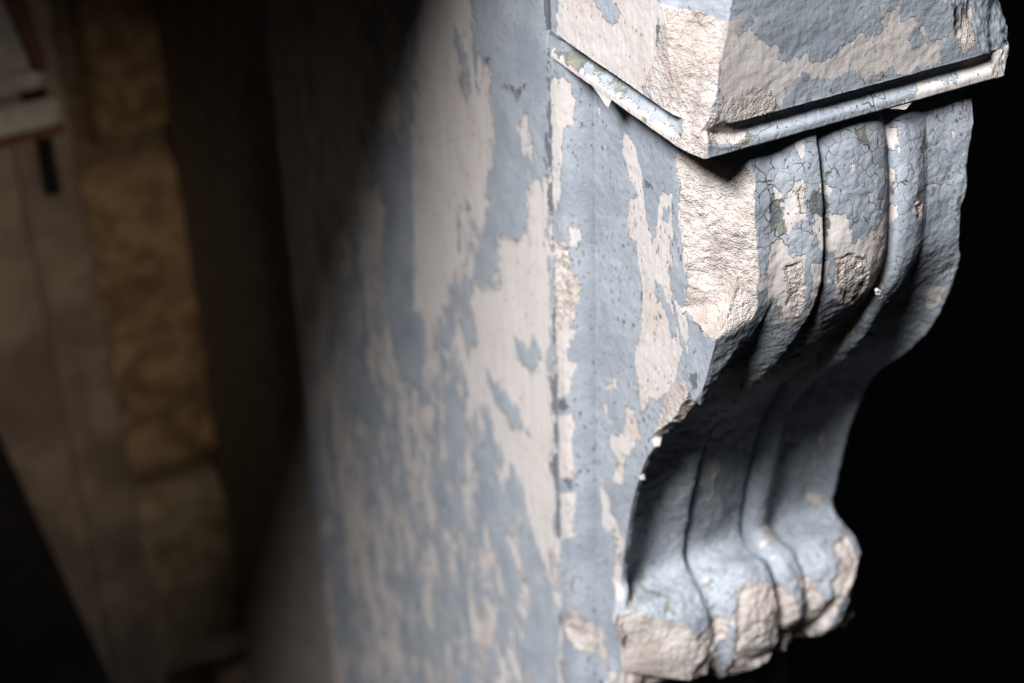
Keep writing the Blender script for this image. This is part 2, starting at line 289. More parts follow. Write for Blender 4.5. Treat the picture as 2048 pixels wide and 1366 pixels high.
def patch_fields(face, uv, base, unit=0.01, warp=0.0018):
    """returns paint, stone, crackle, undercoat fields (scaled so 1 = 10 mm)"""
    sh = uv.shape[:-1]
    q = uv.reshape(-1, 2).astype(np.float32)
    w3 = np.stack([q[:, 0], q[:, 1] * 0.45, 0 * q[:, 0]], 1)
    q = q + warp * np.stack([fbm(w3 * (0.25 / warp), 3, 0.6, 1.5), 1.6 * fbm(w3 * (0.25 / warp), 3, 0.6, 31.5)], 1)
    paint = np.broadcast_to(np.asarray(base, np.float32), sh).reshape(-1).copy()
    stone = np.full(len(q), -1.0, np.float32)
    crk = np.zeros(len(q), np.float32)
    dark = np.full(len(q), -1.0, np.float32)
    for kind, poly in PATCHES.get(face, []):
        s = poly_sdf(q, poly) / unit
        if kind == 'bare':
            paint = np.minimum(paint, -s)
        elif kind == 'paint':
            paint = np.maximum(paint, s)
        elif kind == 'stone':
            stone = np.maximum(stone, s)
        elif kind == 'crackle':
            crk = np.maximum(crk, np.clip(s + 0.3, 0, 1))
        elif kind == 'dark':
            dark = np.maximum(dark, s)
    r = lambda a: a.reshape(sh)
    return [r(np.clip(paint, -1, 1)), r(np.clip(stone, -1, 1)), r(crk), r(np.clip(dark, -1, 1))]


# ------------------------------------------------------------------ mesh from grid
def grid_mesh(name, P, attr, mat, parent=None, facing=None, weld_pole=False):
    nr, nc = P.shape[:2]
    me = bpy.data.meshes.new(name)
    idx = np.arange(nr * nc).reshape(nr, nc)
    q = np.stack([idx[:-1, :-1], idx[:-1, 1:], idx[1:, 1:], idx[1:, :-1]], -1).reshape(-1, 4)
    if facing is not None:
        v = P.reshape(-1, 3)
        n = np.cross(v[q[:, 1]] - v[q[:, 0]], v[q[:, 3]] - v[q[:, 0]]).sum(0)
        if n @ np.asarray(facing) < 0:
            q = q[:, ::-1]
    me.vertices.add(nr * nc)
    me.vertices.foreach_set("co", np.ascontiguousarray(P.reshape(-1), np.float32))
    me.loops.add(q.size)
    me.loops.foreach_set("vertex_index", np.ascontiguousarray(q.reshape(-1), np.int32))
    me.polygons.add(len(q))
    me.polygons.foreach_set("loop_start", np.arange(0, q.size, 4, dtype=np.int32))
    me.polygons.foreach_set("use_smooth", np.ones(len(q), bool))
    me.update(calc_edges=True)
    if attr is not None:
        a = me.attributes.new("wear", 'FLOAT_COLOR', 'POINT')
        a.data.foreach_set("color", np.ascontiguousarray(np.stack([np.broadcast_to(x, (nr, nc)) for x in attr], -1).reshape(-1), np.float32))
    me.materials.append(mat)
    o = bpy.data.objects.new(name, me)
    COL.objects.link(o)
    o.parent = parent
    return o


def poly_mesh(name, verts, faces, mat, parent=None, smooth=False):
    me = bpy.data.meshes.new(name)
    me.from_pydata([tuple(map(float, v)) for v in verts], [], faces)
    if smooth:
        me.polygons.foreach_set("use_smooth", [True] * len(me.polygons))
    me.materials.append(mat)
    o = bpy.data.objects.new(name, me)
    COL.objects.link(o)
    o.parent = parent
    return o


def box_mesh(name, x0, x1, y0, y1, z0, z1, mat, parent=None):
    v = [(x, y, z) for x in (x0, x1) for y in (y0, y1) for z in (z0, z1)]
    f = [(0, 1, 3, 2), (4, 6, 7, 5), (0, 4, 5, 1), (2, 3, 7, 6), (0, 2, 6, 4), (1, 5, 7, 3)]
    return poly_mesh(name, v, f, mat, parent)


def empty(name, loc=(0, 0, 0)):
    o = bpy.data.objects.new(name, None)
    COL.objects.link(o)
    o.location = loc
    o.empty_display_size = 0.1
    return o


def tag(o, label, cat, group=None):
    o['label'] = label
    o['category'] = cat
    if group:
        o['group'] = group


# ------------------------------------------------------------------ materials
class NT:
    def __init__(s, name):
        s.m = bpy.data.materials.new(name)
        s.m.use_nodes = True
        s.t = s.m.node_tree
        s.t.nodes.clear()
        s.out = s.t.nodes.new('ShaderNodeOutputMaterial')
        s.b = s.t.nodes.new('ShaderNodeBsdfPrincipled')
        s.t.links.new(s.b.outputs[0], s.out.inputs[0])

    def n(s, typ, **kw):
        nd = s.t.nodes.new(typ)
        for k, v in kw.items():
            setattr(nd, k, v)
        return nd

    def put(s, sock, v):
        if hasattr(v, 'is_output'):
            s.t.links.new(v, sock)
        else:
            sock.default_value = v

    def math(s, op, a, b=0.0, c=None, clamp=False):
        nd = s.n('ShaderNodeMath', operation=op, use_clamp=clamp)
        s.put(nd.inputs[0], a); s.put(nd.inputs[1], b)
        if c is not None:
            s.put(nd.inputs[2], c)
        return nd.outputs[0]

    def mapr(s, v, a, b, c=0.0, d=1.0, smooth=True):
        nd = s.n('ShaderNodeMapRange', interpolation_type='SMOOTHSTEP' if smooth else 'LINEAR')
        s.put(nd.inputs[0], v)
        for k, x in zip((1, 2, 3, 4), (a, b, c, d)):
            s.put(nd.inputs[k], x)
        return nd.outputs[0]

    def mix(s, f, a, b):
        nd = s.n('ShaderNodeMix', data_type='RGBA')
        s.put(nd.inputs[0], f)
        s.put(nd.inputs[6], a if hasattr(a, 'is_output') else (*a, 1))
        s.put(nd.inputs[7], b if hasattr(b, 'is_output') else (*b, 1))
        return nd.outputs[2]

    def pos(s, scale=(1, 1, 1)):
        tc = s.n('ShaderNodeTexCoord')
        mp = s.n('ShaderNodeMapping')
        s.t.links.new(tc.outputs['Object'], mp.inputs[0])
        mp.inputs['Scale'].default_value = scale
        return mp.outputs[0]

    def noise(s, vec, scale, detail=5.0, rough=0.55, dist=0.0):
        nd = s.n('ShaderNodeTexNoise')
        s.put(nd.inputs['Vector'], vec)
        nd.inputs['Scale'].default_value = scale
        nd.inputs['Detail'].default_value = detail
        nd.inputs['Roughness'].default_value = rough
        nd.inputs['Distortion'].default_value = dist
        return nd.outputs['Fac']

    def bump(s, h, dist=1.0, strength=1.0):
        nd = s.n('ShaderNodeBump')
        nd.inputs['Strength'].default_value = strength
        nd.inputs['Distance'].default_value = dist
        s.put(nd.inputs['Height'], h)
        s.t.links.new(nd.outputs[0], s.b.inputs['Normal'])


def paint_material(name, speck=1.0, crackle=True, olive=True, soft=0.025, film=0.0007, zs=0.30):
    M = NT(name)
    at = M.n('ShaderNodeAttribute', attribute_name="wear")
    sp = M.n('ShaderNodeSeparateColor')
    M.t.links.new(at.outputs['Color'], sp.inputs[0])
    R_, G_, B_ = sp.outputs[0], sp.outputs[1], sp.outputs[2]
    A_ = at.outputs['Alpha']
    p = M.pos()
    n_edge = M.noise(M.pos((1, 1, zs)), 110, 5, 0.62)
    n_torn = M.noise(M.pos((1, 1, 0.22)), 420, 2, 0.5)
    n_mid = M.noise(p, 230, 3, 0.6)
    n_fine = M.noise(p, 950, 1, 0.6)
    n_low = M.noise(p, 24, 3, 0.55)
    streak = M.noise(M.pos((1, 1, 0.03)), 420, 2, 0.6)
    sub = lambda a: M.math('SUBTRACT', a, 0.5)
    # paint mask
    e = M.math('MULTIPLY_ADD', sub(n_edge), 1.25, R_)
    e = M.math('MULTIPLY_ADD', sub(n_mid), 0.45, e)
    e = M.math('MULTIPLY_ADD', sub(n_torn), 0.40, e)
    st = M.math('MULTIPLY_ADD', sub(n_mid), 0.75, M.math('MULTIPLY_ADD', sub(n_torn), 0.5, G_))
    stone = M.mapr(st, -0.02, 0.03)
    nost = M.math('SUBTRACT', 1.0, stone)
    mask = M.math('MULTIPLY', M.mapr(e, -soft, soft), nost)
    # darker older coat showing along the broken edge of the paint
    rim = M.math('MULTIPLY', M.mapr(e, -0.15, -0.03), M.mapr(n_low, 0.54, 0.64))
    dk = M.math('MULTIPLY_ADD', sub(n_mid), 0.8, M.math('MULTIPLY_ADD', sub(n_torn), 0.5, A_))
    dark = M.math('MULTIPLY', M.mapr(dk, -0.04, 0.04), nost)
    # specks where the top coat has pinholed through
    sv = M.noise(M.pos((1, 1, 0.5)), 380, 1, 0.5)
    speck_m = M.math('MULTIPLY', M.mapr(M.math('MULTIPLY_ADD', n_low, 0.30, sv), 0.885 - 0.03 * speck, 0.905 - 0.03 * speck), nost)
    # colours
    blue = M.mix(M.mapr(n_low, 0.32, 0.68), (0.220, 0.242, 0.276), (0.312, 0.334, 0.364))
    blue = M.mix(M.mapr(n_mid, 0.35, 0.75, 0.0, 0.35), blue, (0.33, 0.35, 0.375))
    beige = M.mix(M.mapr(streak, 0.30, 0.70), (0.455, 0.412, 0.392), (0.515, 0.475, 0.457))
    beige = M.mix(M.mapr(n_low, 0.48, 0.68, 0.0, 0.6), beige, (0.455, 0.38, 0.33))
    beige = M.mix(M.mapr(n_edge, 0.56, 0.72, 0.0, 0.5), beige, (0.36, 0.36, 0.365))
    if olive:
        old = M.mix(M.mapr(n_low, 0.44, 0.54), (0.085, 0.088, 0.09), (0.165, 0.162, 0.115))
        old = M.mix(M.mapr(n_fine, 0.45, 0.65, 0.0, 0.5), old, (0.25, 0.245, 0.20))
    else:
        old = M.mix(n_fine, (0.07, 0.075, 0.085), (0.13, 0.135, 0.145))
    stc = M.mix(M.mapr(n_low, 0.35, 0.65), (0.45, 0.385, 0.345), (0.57, 0.52, 0.485))
    stc = M.mix(M.mapr(n_edge, 0.42, 0.66, 0.0, 0.8), stc, (0.37, 0.315, 0.285))
    stc = M.mix(M.mapr(n_fine, 0.62, 0.75, 0.0, 0.5), stc, (0.30, 0.26, 0.23))
    col = M.mix(mask, beige, blue)
    col = M.mix(M.math('MULTIPLY', rim, M.math('SUBTRACT', 1.0, mask)), col, (0.15, 0.155, 0.16))
    col = M.mix(M.math('MULTIPLY', dark, 0.9), col, old)
    col = M.mix(M.math('MULTIPLY', speck_m, 0.85), col, (0.085, 0.09, 0.10))
    col = M.mix(stone, col, stc)
    # relief in metres
    h = M.math('MULTIPLY', mask, film)
    if crackle:
        wv = M.n('ShaderNodeTexNoise')
        M.t.links.new(p, wv.inputs['Vector'])
        wv.inputs['Scale'].default_value = 60
        wv.inputs['Detail'].default_value = 2
        wob = M.n('ShaderNodeVectorMath', operation='MULTIPLY_ADD')
        M.t.links.new(wv.outputs['Color'], wob.inputs[0])
        wob.inputs[1].default_value = (0.014, 0.014, 0.014)
        M.t.links.new(p, wob.inputs[2])

        def cells(scale):
            v = M.n('ShaderNodeTexVoronoi', feature='DISTANCE_TO_EDGE')
            M.t.links.new(wob.outputs[0], v.inputs['Vector'])
            v.inputs['Scale'].default_value = scale
            return v.outputs['Distance']
        c1 = cells(88)
        c2 = cells(190)
        ga = M.noise(p, 62, 2, 0.6)
        w1 = M.math('MULTIPLY', B_, M.mapr(ga, 0.40, 0.70, 0.0, 0.030))
        w2 = M.math('MULTIPLY', B_, M.mapr(ga, 0.47, 0.34, 0.0, 0.022))
        k1 = M.math('SUBTRACT', 1.0, M.mapr(M.math('DIVIDE', c1, M.math('ADD', w1, 1e-5)), 0.6, 1.2))
        k2 = M.math('SUBTRACT', 1.0, M.mapr(M.math('DIVIDE', c2, M.math('ADD', w2, 1e-5)), 0.6, 1.2))
        crack = M.math('MULTIPLY', M.math('MAXIMUM', k1, M.math('MULTIPLY', k2, 0.7)), mask)
        col = M.mix(M.math('MULTIPLY', crack, 0.85), col, (0.05, 0.05, 0.055))
        h = M.math('MULTIPLY_ADD', crack, -0.0004, h)
        cup = M.math('MULTIPLY', B_, M.mapr(c1, 0.0, 0.22, 0.0, 1.0))
        h = M.math('MULTIPLY_ADD', M.math('MULTIPLY', cup, mask), 0.00015, h)
    M.put(M.b.inputs['Base Color'], col)
    M.put(M.b.inputs['Roughness'], M.math('MULTIPLY_ADD', mask, -0.20, 0.88))
    M.b.inputs['Specular IOR Level'].default_value = 0.25
    h = M.math('MULTIPLY_ADD', speck_m, -0.0003, h)
    h = M.math('MULTIPLY_ADD', M.math('MULTIPLY', dark, mask), -0.0005, h)
    h = M.math('MULTIPLY_ADD', M.math('MULTIPLY', n_mid, mask), 0.0005, h)
    h = M.math('MULTIPLY_ADD', streak, 0.00006, h)
    h = M.math('MULTIPLY_ADD', M.math('MULTIPLY', n_mid, stone), 0.0030, h)
    h = M.math('MULTIPLY_ADD', M.math('MULTIPLY', n_fine, stone), 0.0012, h)
    h = M.math('MULTIPLY_ADD', n_fine, 0.00018, h)
    h = M.math('MULTIPLY_ADD', n_torn, 0.00014, h)
    M.bump(h)
    return M.m


def rock_material(name, c0, c1, rough=0.9, scale=30, bump=0.003):
    M = NT(name)
    p = M.pos()
    a = M.noise(p, scale, 6, 0.6)
    b = M.noise(p, scale * 6, 5, 0.6)
    col = M.mix(M.mapr(a, 0.35, 0.65), c0, c1)
    col = M.mix(M.mapr(b, 0.55, 0.75, 0.0, 0.5), col, tuple(x * 0.45 for x in c0))
    M.put(M.b.inputs['Base Color'], col)
    M.b.inputs['Roughness'].default_value = rough
    M.b.inputs['Specular IOR Level'].default_value = 0.2
    M.bump(M.math('MULTIPLY_ADD', a, bump, M.math('MULTIPLY', b, bump * 0.4)))
    return M.m


PAINT = paint_material("peeling_blue_paint", 0.8)
PAINT_SPECK = paint_material("speckled_blue_paint", 1.5, crackle=False, olive=False)

PAINT_WORN = paint_material("worn_thin_blue_paint", 0.9, crackle=False, olive=False, soft=0.15, film=0.0006, zs=0.45)

# ------------------------------------------------------------------ broken arrises: noisy cutting planes
# (face part it may touch, centre, radii, plane point, outward normal, noise amp, noise freq, is raw stone)
CHIPS = [
    # upper block: long break down the front corner, then the lower corner
    ('block', (0.01, 0.02, 0.060), (0.10, 0.10, 0.120), (0.0, 0.046, 0.05), (-0.91, -0.34, 0.12), 0.0035, 45, True),
    ('block', (0.030, 0.0, 0.026), (0.030, 0.05, 0.020), (0.030, 0.0012, 0.026), (-0.15, -0.93, -0.33), 0.0030, 55, True),
    ('block', (0.24, 0.01, 0.055), (0.08, 0.08, 0.075), (0.205, 0.0, 0.040), (0.42, -0.83, 0.36), 0.006, 38, False),
    ('block', (0.262, 0.0, 0.004), (0.035, 0.06, 0.026), (0.2505, 0.0, 0.0), (0.78, -0.10, -0.60), 0.0010, 60, False),
    # console: arris break at the belly, older painted break and raw break under it
    ('console', (0.03, 0.02, -0.058), (0.06, 0.075, 0.092), (0.024, 0.047, -0.080), (-0.87, -0.48, 0.06), 0.0048, 42, True),
    ('console', (0.03, 0.02, -0.172), (0.06, 0.06, 0.040), (0.0225, 0.004, -0.170), (-0.66, -0.66, -0.36), 0.0022, 45, False),
    ('console', (0.02, 0.065, -0.235), (0.03, 0.05, 0.040), (0.02, 0.052, -0.226), (-0.45, -0.72, -0.53), 0.0030, 60, True),
    ('console', (0.130, -0.01, -0.120), (0.024, 0.03, 0.034), (0.130, -0.0115, -0.115), (-0.10, -0.99, -0.05), 0.0040, 60, False),
    ('console', (0.23, 0.0, -0.10), (0.022, 0.05, 0.16), (0.2275, 0.004, -0.10), (0.70, -0.71, 0.0), 0.0030, 38, False),
    # foot: the lip is broken away nearly all along
    ('foot', (0.040, 0.09, -0.500), (0.080, 0.06, 0.060), (0.040, 0.0935, -0.500), (-0.42, -0.90, 0.02), 0.0030, 30, True),
    ('foot', (0.100, 0.08, -0.555), (0.100, 0.06, 0.040), (0.100, 0.090, -0.546), (0.02, -0.55, -0.83), 0.0050, 40, True),
    ('foot', (0.030, 0.09, -0.555), (0.070, 0.07, 0.045), (0.030, 0.098, -0.522), (-0.30, -0.32, -0.90), 0.0040, 40, True),
    ('foot', (0.128, 0.06, -0.500), (0.034, 0.04, 0.050), (0.128, 0.0720, -0.500), (0.03, -0.94, -0.30), 0.0022, 40, True),
    ('foot', (0.175, 0.07, -0.505), (0.030, 0.05, 0.060), (0.172, 0.0825, -0.508), (0.05, -0.85, -0.45), 0.0025, 45, True),
    ('foot', (0.230, 0.08, -0.490), (0.034, 0.05, 0.060), (0.224, 0.088, -0.485), (0.65, -0.74, -0.10), 0.0030, 45, True),
]


def chip(P, stone, part):
    P = P.copy()
    stone = stone.copy()
    for pt, c, r, q, n, amp, fr, raw in CHIPS:
        if pt != part:
            continue
        c = np.array(c); r = np.array(r); q = np.array(q); n = np.array(n) / np.linalg.norm(n)
        e = 1 - np.sqrt((((P - c) / r) ** 2).sum(-1))
        sel = e > -0.1
        if not sel.any():
            continue
        Q = P[sel]
        dn = (Q - q) @ n
        Qp = Q - n * dn[:, None]
        ep = 1 - np.sqrt((((Qp - c) / r) ** 2).sum(-1)) + 0.16 * fbm(Qp * 32, 3, 0.5, 6)
        ex = dn + amp * (fbm(Qp * fr, 4, 0.55, seed=q[2] * 91 + 3) + 1.2 * fbm(Qp * fr * 0.45, 2, 0.5, seed=q[2] * 51 + 8))
        if raw:
            ex = ex - 0.005 * np.clip(ep, 0, 1)
        ex = np.minimum(ex, ep * 0.05)
        P[sel] = Q - n * np.maximum(ex, 0)[:, None]
        if raw:
            s = stone[sel]
            stone[sel] = np.maximum(s, np.clip(ex / 0.0050 - 0.12, -1, 1))
    return P, stone


def lumps(P, n, amp, fr, seed=0.0):
    return P + n * (amp * fbm(P * fr, 3, 0.5, seed))[..., None]


FP = empty("fireplace", (0, 0.3, -1.6))
FP_INV = Matrix.Translation((0, -0.3, 1.6))
tag(FP, "stone fireplace corner with scrolled console bracket under flaking blue-grey paint", "fireplace")


def adopt(o, par=None):
    o.parent = par or FP
    if par is None:
        o.matrix_parent_inverse = FP_INV
    return o


# ------------------------------------------------------------------ upper block
BX, BY, BTOP = 0.264, 0.190, 0.300
SP = 0.0007
yl = np.linspace(BY, 0, int(BY / SP))
xf = np.linspace(0, BX, int(BX / SP))[1:]
yr = 0.19 * np.linspace(0, 1, 110)[1:] ** 1.6
plan = np.concatenate([np.stack([0 * yl, yl], 1), np.stack([xf, 0 * xf], 1), np.stack([0 * yr + BX, yr], 1)])
pn = np.concatenate([np.tile([-1., 0], (len(yl), 1)), np.tile([0., -1], (len(xf), 1)), np.tile([1., 0], (len(yr), 1))])
pn[len(yl) - 1] = (-1, -1)
pn[len(yl) + len(xf) - 1] = (1, -1)
face_id = np.concatenate([np.zeros(len(yl)), np.ones(len(xf)), np.full(len(yr), 2)])


def ring_grid(prof):
    """prof: rows of (outward offset, z)"""
    prof = np.asarray(prof)
    P = np.zeros((len(prof), len(plan), 3))
    P[..., 0] = plan[None, :, 0] + prof[:, 0, None] * pn[None, :, 0]
    P[..., 1] = plan[None, :, 1] + prof[:, 0, None] * pn[None, :, 1]
    P[..., 2] = prof[:, 1, None]
    return P


def block_fields(P):
    L = P[..., [1, 2]]
    F = P[..., [0, 2]]
    a = patch_fields('block_left', L, -0.55)
    b = patch_fields('block_front', F, 0.5 + 0.5 * fbm(P * 40, 3, 0.5, 3))
    m = (face_id == 0)[None, :]
    return [np.where(m, x, y) for x, y in zip(a, b)]


def finish_block(prof, name, par, face_n):
    P = ring_grid(prof)
    if name == "bed_moulding":
        dc = np.abs(np.arange(len(plan)) - (len(yl) - 1)) * SP
        fill = (1 - sstep(0.010, 0.048, dc))[None, :] * (np.asarray(prof)[:, 1] > 0.0005)[:, None]
        full = ring_grid([(0.0, z) for _, z in prof])
        P = P + (full - P) * fill[..., None]
    fl = block_fields(P)
    N = np.zeros_like(P)
    N[..., 0] = pn[None, :, 0]
    N[..., 1] = pn[None, :, 1]
    P = lumps(P, N, 0.0009, 42)
    P = lumps(P, N, 0.0004, 160, 3)
    P, st = chip(P, fl[1], 'block')
    st = np.where(P[..., 2] > 0.090 + 0.012 * fbm(P * 50, 3, .5, 2), np.minimum(st, -0.6), st)
    fl[0] = np.where((P[..., 2] > 0.09) & (np.hypot(P[..., 0], P[..., 1]) < 0.05), 0.5 + 0.7 * fbm(P * 60, 3), fl[0])
    fl[1] = st
    return grid_mesh(name, P, fl, PAINT, par, facing=(-1, -1, 0))


zr = np.concatenate([np.linspace(0.0205, 0.135, 165), np.linspace(0.136, BTOP, 40)])
block = adopt(finish_block([(-0.014, 0.0205), (-0.006, 0.0203), (-0.0006, 0.0199), (0.0002, 0.0201)] + [(0, z) for z in zr] + [(-0.02, BTOP + .001), (-0.09, BTOP + .001)], "mantel_block", None, None))
mc = np.array([(-0.0100, 0.0205), (-0.0098, 0.0188), (-0.0095, 0.0150), (-0.0084, 0.0115), (-0.0058, 0.0086), (-0.0024, 0.0068), (-0.0003, 0.0054), (0.0003, 0.0040), (0.0005, 0.0003), (-0.0004, -0.0006)])
mt = np.linspace(0, len(mc) - 1, 40)
mp = np.stack([np.interp(mt, np.arange(len(mc)), mc[:, k]) for k in (0, 1)], 1)
mould_prof = np.vstack([[(-0.02, 0.0206)], mp, [(-0.0004 - 0.03 * t, -0.0006) for t in np.linspace(0.03, 1, 14)]])
mould = finish_block(mould_prof, "bed_moulding", block, None)

# ------------------------------------------------------------------ console
CX0, CX1 = 0.020, 0.230
ctrl = np.array([(0.020, 0.010), (0.015, -0.005), (0.0065, -0.03), (0.001, -0.06), (-0.002, -0.09), (-0.001, -0.125), (0.0075, -0.16),
                 (0.017, -0.19), (0.030, -0.217), (0.047, -0.24), (0.066, -0.262), (0.090, -0.295), (0.109, -0.345), (0.120, -0.395),
                 (0.126, -0.43), (0.126, -0.443), (0.116, -0.452), (0.103, -0.459), (0.092, -0.470), (0.084, -0.486), (0.082, -0.504), (0.084, -0.526),
                 (0.094, -0.546), (0.112, -0.560), (0.134, -0.568), (0.164, -0.574)])


def catmull(c, m=24):
    c = np.vstack([2 * c[0] - c[1], c, 2 * c[-1] - c[-2]])
    out = []
    for k in range(1, len(c) - 2):
        t = np.linspace(0, 1, m, endpoint=False)[:, None]
        a, b, d, e = c[k - 1], c[k], c[k + 1], c[k + 2]
        out.append(0.5 * (2 * b + (d - a) * t + (2 * a - 5 * b + 4 * d - e) * t**2 + (3 * b - a - 3 * d + e) * t**3))
    out.append(c[-2][None])
    return np.vstack(out)


cp = catmull(ctrl)
L = np.concatenate([[0], np.cumsum(np.hypot(*np.diff(cp, axis=0).T))])
nrow = int(L[-1] / 0.00080)
sv = np.linspace(0, L[-1], nrow)
path = np.stack([np.interp(sv, L, cp[:, 0]), np.interp(sv, L, cp[:, 1])], 1)
tan = np.gradient(path, axis=0)
tan /= np.linalg.norm(tan, axis=1)[:, None]
nor = np.stack([tan[:, 1], -tan[:, 0]], 1)      # outward (towards -y)
if nor[nrow // 8, 0] > 0:
    nor = -nor
ker = np.hanning(41); ker /= ker.sum()
nor = np.stack([np.convolve(np.pad(nor[:, k], 20, mode='edge'), ker, 'valid') for k in (0, 1)], 1)
nor /= np.linalg.norm(nor, axis=1)[:, None]
kfoot = int(np.argmin(np.abs(path[:, 0] - 0.1215) + np.abs(path[:, 1] + 0.4465) * 3))

xs = np.linspace(CX0, CX1, 400)
HU = [(.020, 0), (.030, .001), (.055, .0005), (.062, .0005), (.070, .0035), (.080, .0085), (.088, .0112), (.0945, .0115), (.0965, .0095), (.0975, -.002), (.0992, -.003),
      (.1006, .003), (.104, .0058), (.112, .0088), (.125, .0108), (.137, .0100), (.148, .0065), (.155, .001), (.158, -.003), (.161, -.0015), (.164, .003), (.170, .0058),
      (.176, .0056), (.183, .003), (.188, 0), (.191, -.001), (.205, -.001), (.22, .0005), (.23, 0)]
HL = [(.020, 0), (.024, 0), (.027, -.005), (.034, -.013), (.043, -.013), (.056, -.008), (.068, -.002), (.077, .0022), (.0820, .0030), (.0836, .0010), (.0848, -.013),
      (.0880, -.013), (.0898, -.0025), (.095, -.0012), (.105, -.0005), (.12, -.002), (.134, -.0045), (.143, -.006), (.1448, -.007), (.1458, -.015), (.1490, -.015), (.1506, -.003), (.154, .0025),
      (.160, .0045), (.166, .0025), (.172, -.004), (.178, -.009), (.188, -.009), (.20, -.006), (.212, -.002), (.222, .0005), (.228, .001), (.23, 0)]
HF = [(.02, 0), (.05, .005), (.075, .004), (.086, -.002), (.1, .007), (.12, .012), (.14, .008), (.150, -.001), (.16, .006), (.170, .004), (.177, -.002), (.2, .004),
      (.218, .003), (.23, -.002)]
hu, hl, hf = (pchip(*zip(*H), xs) for H in (HU, HL, HF))
s_up = sv[np.argmin(np.abs(path[:, 1] + 0.105))]
s_lo = sv[np.argmin(np.abs(path[:, 1] + 0.225))]
s_ft = sv[kfoot]
wl = sstep(s_up, s_lo, sv)
wf = sstep(s_ft - 0.006, s_ft + 0.022, sv)
wend = 1 - sstep(L[-1] - 0.085, L[-1] - 0.03, sv)
HU = [(x, h * (0.72 if h > 0 else 1)) for x, h in HU]
HL = [(x, h - 0.009 * float(sstep(.024, .034, x) * (1 - sstep(.216, .229, x)))) for x, h in HL]
FU = np.array([.020, .062, .0984, .158, .189, .230])       # where the mouldings meet: at the belly
FL = np.array([.020, .027, .0862, .148, .175, .230])       # and down in the hollow
H0 = np.zeros((nrow, len(xs)))
for k in range(nrow):
    ps = np.interp(xs, FU * (1 - wl[k]) + FL * wl[k], np.arange(6))
    H0[k] = pchip(*zip(*HU), np.interp(ps, np.arange(6), FU)) * (1 - wl[k]) + pchip(*zip(*HL), np.interp(ps, np.arange(6), FL)) * wl[k]
H = H0 * (1 - wf[:, None]) + hf[None] * (wf * wend)[:, None]
K = np.zeros((nrow, len(xs), 3))
K[..., 0] = xs[None]
K[..., 1] = path[:, 0, None] + nor[:, 0, None] * H
K[..., 2] = path[:, 1, None] + nor[:, 1, None] * H
FLARE = 0.022
lipw = sstep(s_ft - 0.004, s_ft + 0.03, sv) * (1 - sstep(L[-1] - 0.035, L[-1] - 0.008, sv))
K[..., 0] -= FLARE * lipw[:, None] * (1 - sstep(0.0, 0.055, xs - CX0))[None]
K[..., 0] += 0.006 * lipw[:, None] * sstep(0.0, 0.05, xs - 0.19)[None]
KN = np.zeros_like(K)
KN[..., 1] = nor[:, 0, None]
KN[..., 2] = nor[:, 1, None]
edge_fade = np.minimum(sstep(0, 0.004, xs - CX0), 1)[None]
kf = patch_fields('console', K[..., [0, 2]], 0.36 + 0.75 * fbm(K * 34, 4, 0.55, 9))
kf[2] = np.maximum(kf[2], 0.45)
footrows = np.arange(nrow) >= kfoot
K0 = K.copy()
rough = 1 + 0.6 * wl[:, None] + 1.0 * sstep(s_ft - 0.01, s_ft + 0.02, sv)[:, None]
K = K + KN * (edge_fade * rough * (0.0013 * fbm(K0 * 45, 3, 0.5, 1) + 0.0006 * fbm(K0 * 150, 3, 0.55, 2)))[..., None]
ksd = sstep(-0.05, 0.35, kf[1] + 0.3 * fbm(K0 * 120, 3, .5, 3))
ftw = footrows[:, None] * 1.0
gouge = 0.0016 + 0.0022 * fbm(K0 * 75, 4, .6, 8) + ftw * (0.0005 + 0.004 * np.abs(fbm(K0 * 42, 4, .55, 12)))
K = K - KN * (ksd * np.maximum(gouge, -0.0005))[..., None]
K, st = chip(K, kf[1], 'console')
st = np.where(K[..., 2] > -0.024 + 0.008 * fbm(K * 60, 3, .5, 2), np.minimum(st, -0.6), st)
K, st = chip(K, st, 'foot')
kf[1] = st

console = empty("console")
adopt(console)
cuts = [0, int(np.argmin(np.abs(xs - 0.061))), int(np.argmin(np.abs(xs - 0.0985))), int(np.argmin(np.abs(xs - 0.158))), int(np.argmin(np.abs(xs - 0.1885))), len(xs) - 1]
names = ["edge_band", "roll", "centre_lobe", "roll", "edge_band"]
for a, b, nm in zip(cuts[:-1], cuts[1:], names):
    grid_mesh(nm, K[:kfoot + 1, a:b + 1], [x[:kfoot + 1, a:b + 1] for x in kf], PAINT, console, facing=(0, -1, .2))
grid_mesh("scroll_foot", K[kfoot:], [x[kfoot:] for x in kf], PAINT, console, facing=(0, -1, .2))

# right-hand cheek of the console
nb = 40
t = np.linspace(0, 1, nb)
RC = np.zeros((nrow, nb, 3))
RC[..., 0] = K[:, -1, 0][:, None] + 0.0 * t
RC[..., 1] = K[:, -1, 1][:, None] * (1 - t) + 0.20 * t
RC[..., 2] = K[:, -1, 2][:, None] * np.ones(nb)
RC[:, 1:, 0] += 0.004 * fbm(RC[:, 1:] * 28, 3)
grid_mesh("cheek", RC, [np.full((nrow, nb), v) for v in (0.5, -1, 0, -1)], PAINT, console, facing=(1, 0, 0))

# ------------------------------------------------------------------ jamb: edge fillet, cove and side face, down to the ground
ZB = -1.60
zj = np.concatenate([np.linspace(0.015, -0.70, 900), np.linspace(-0.702, ZB, 200)])
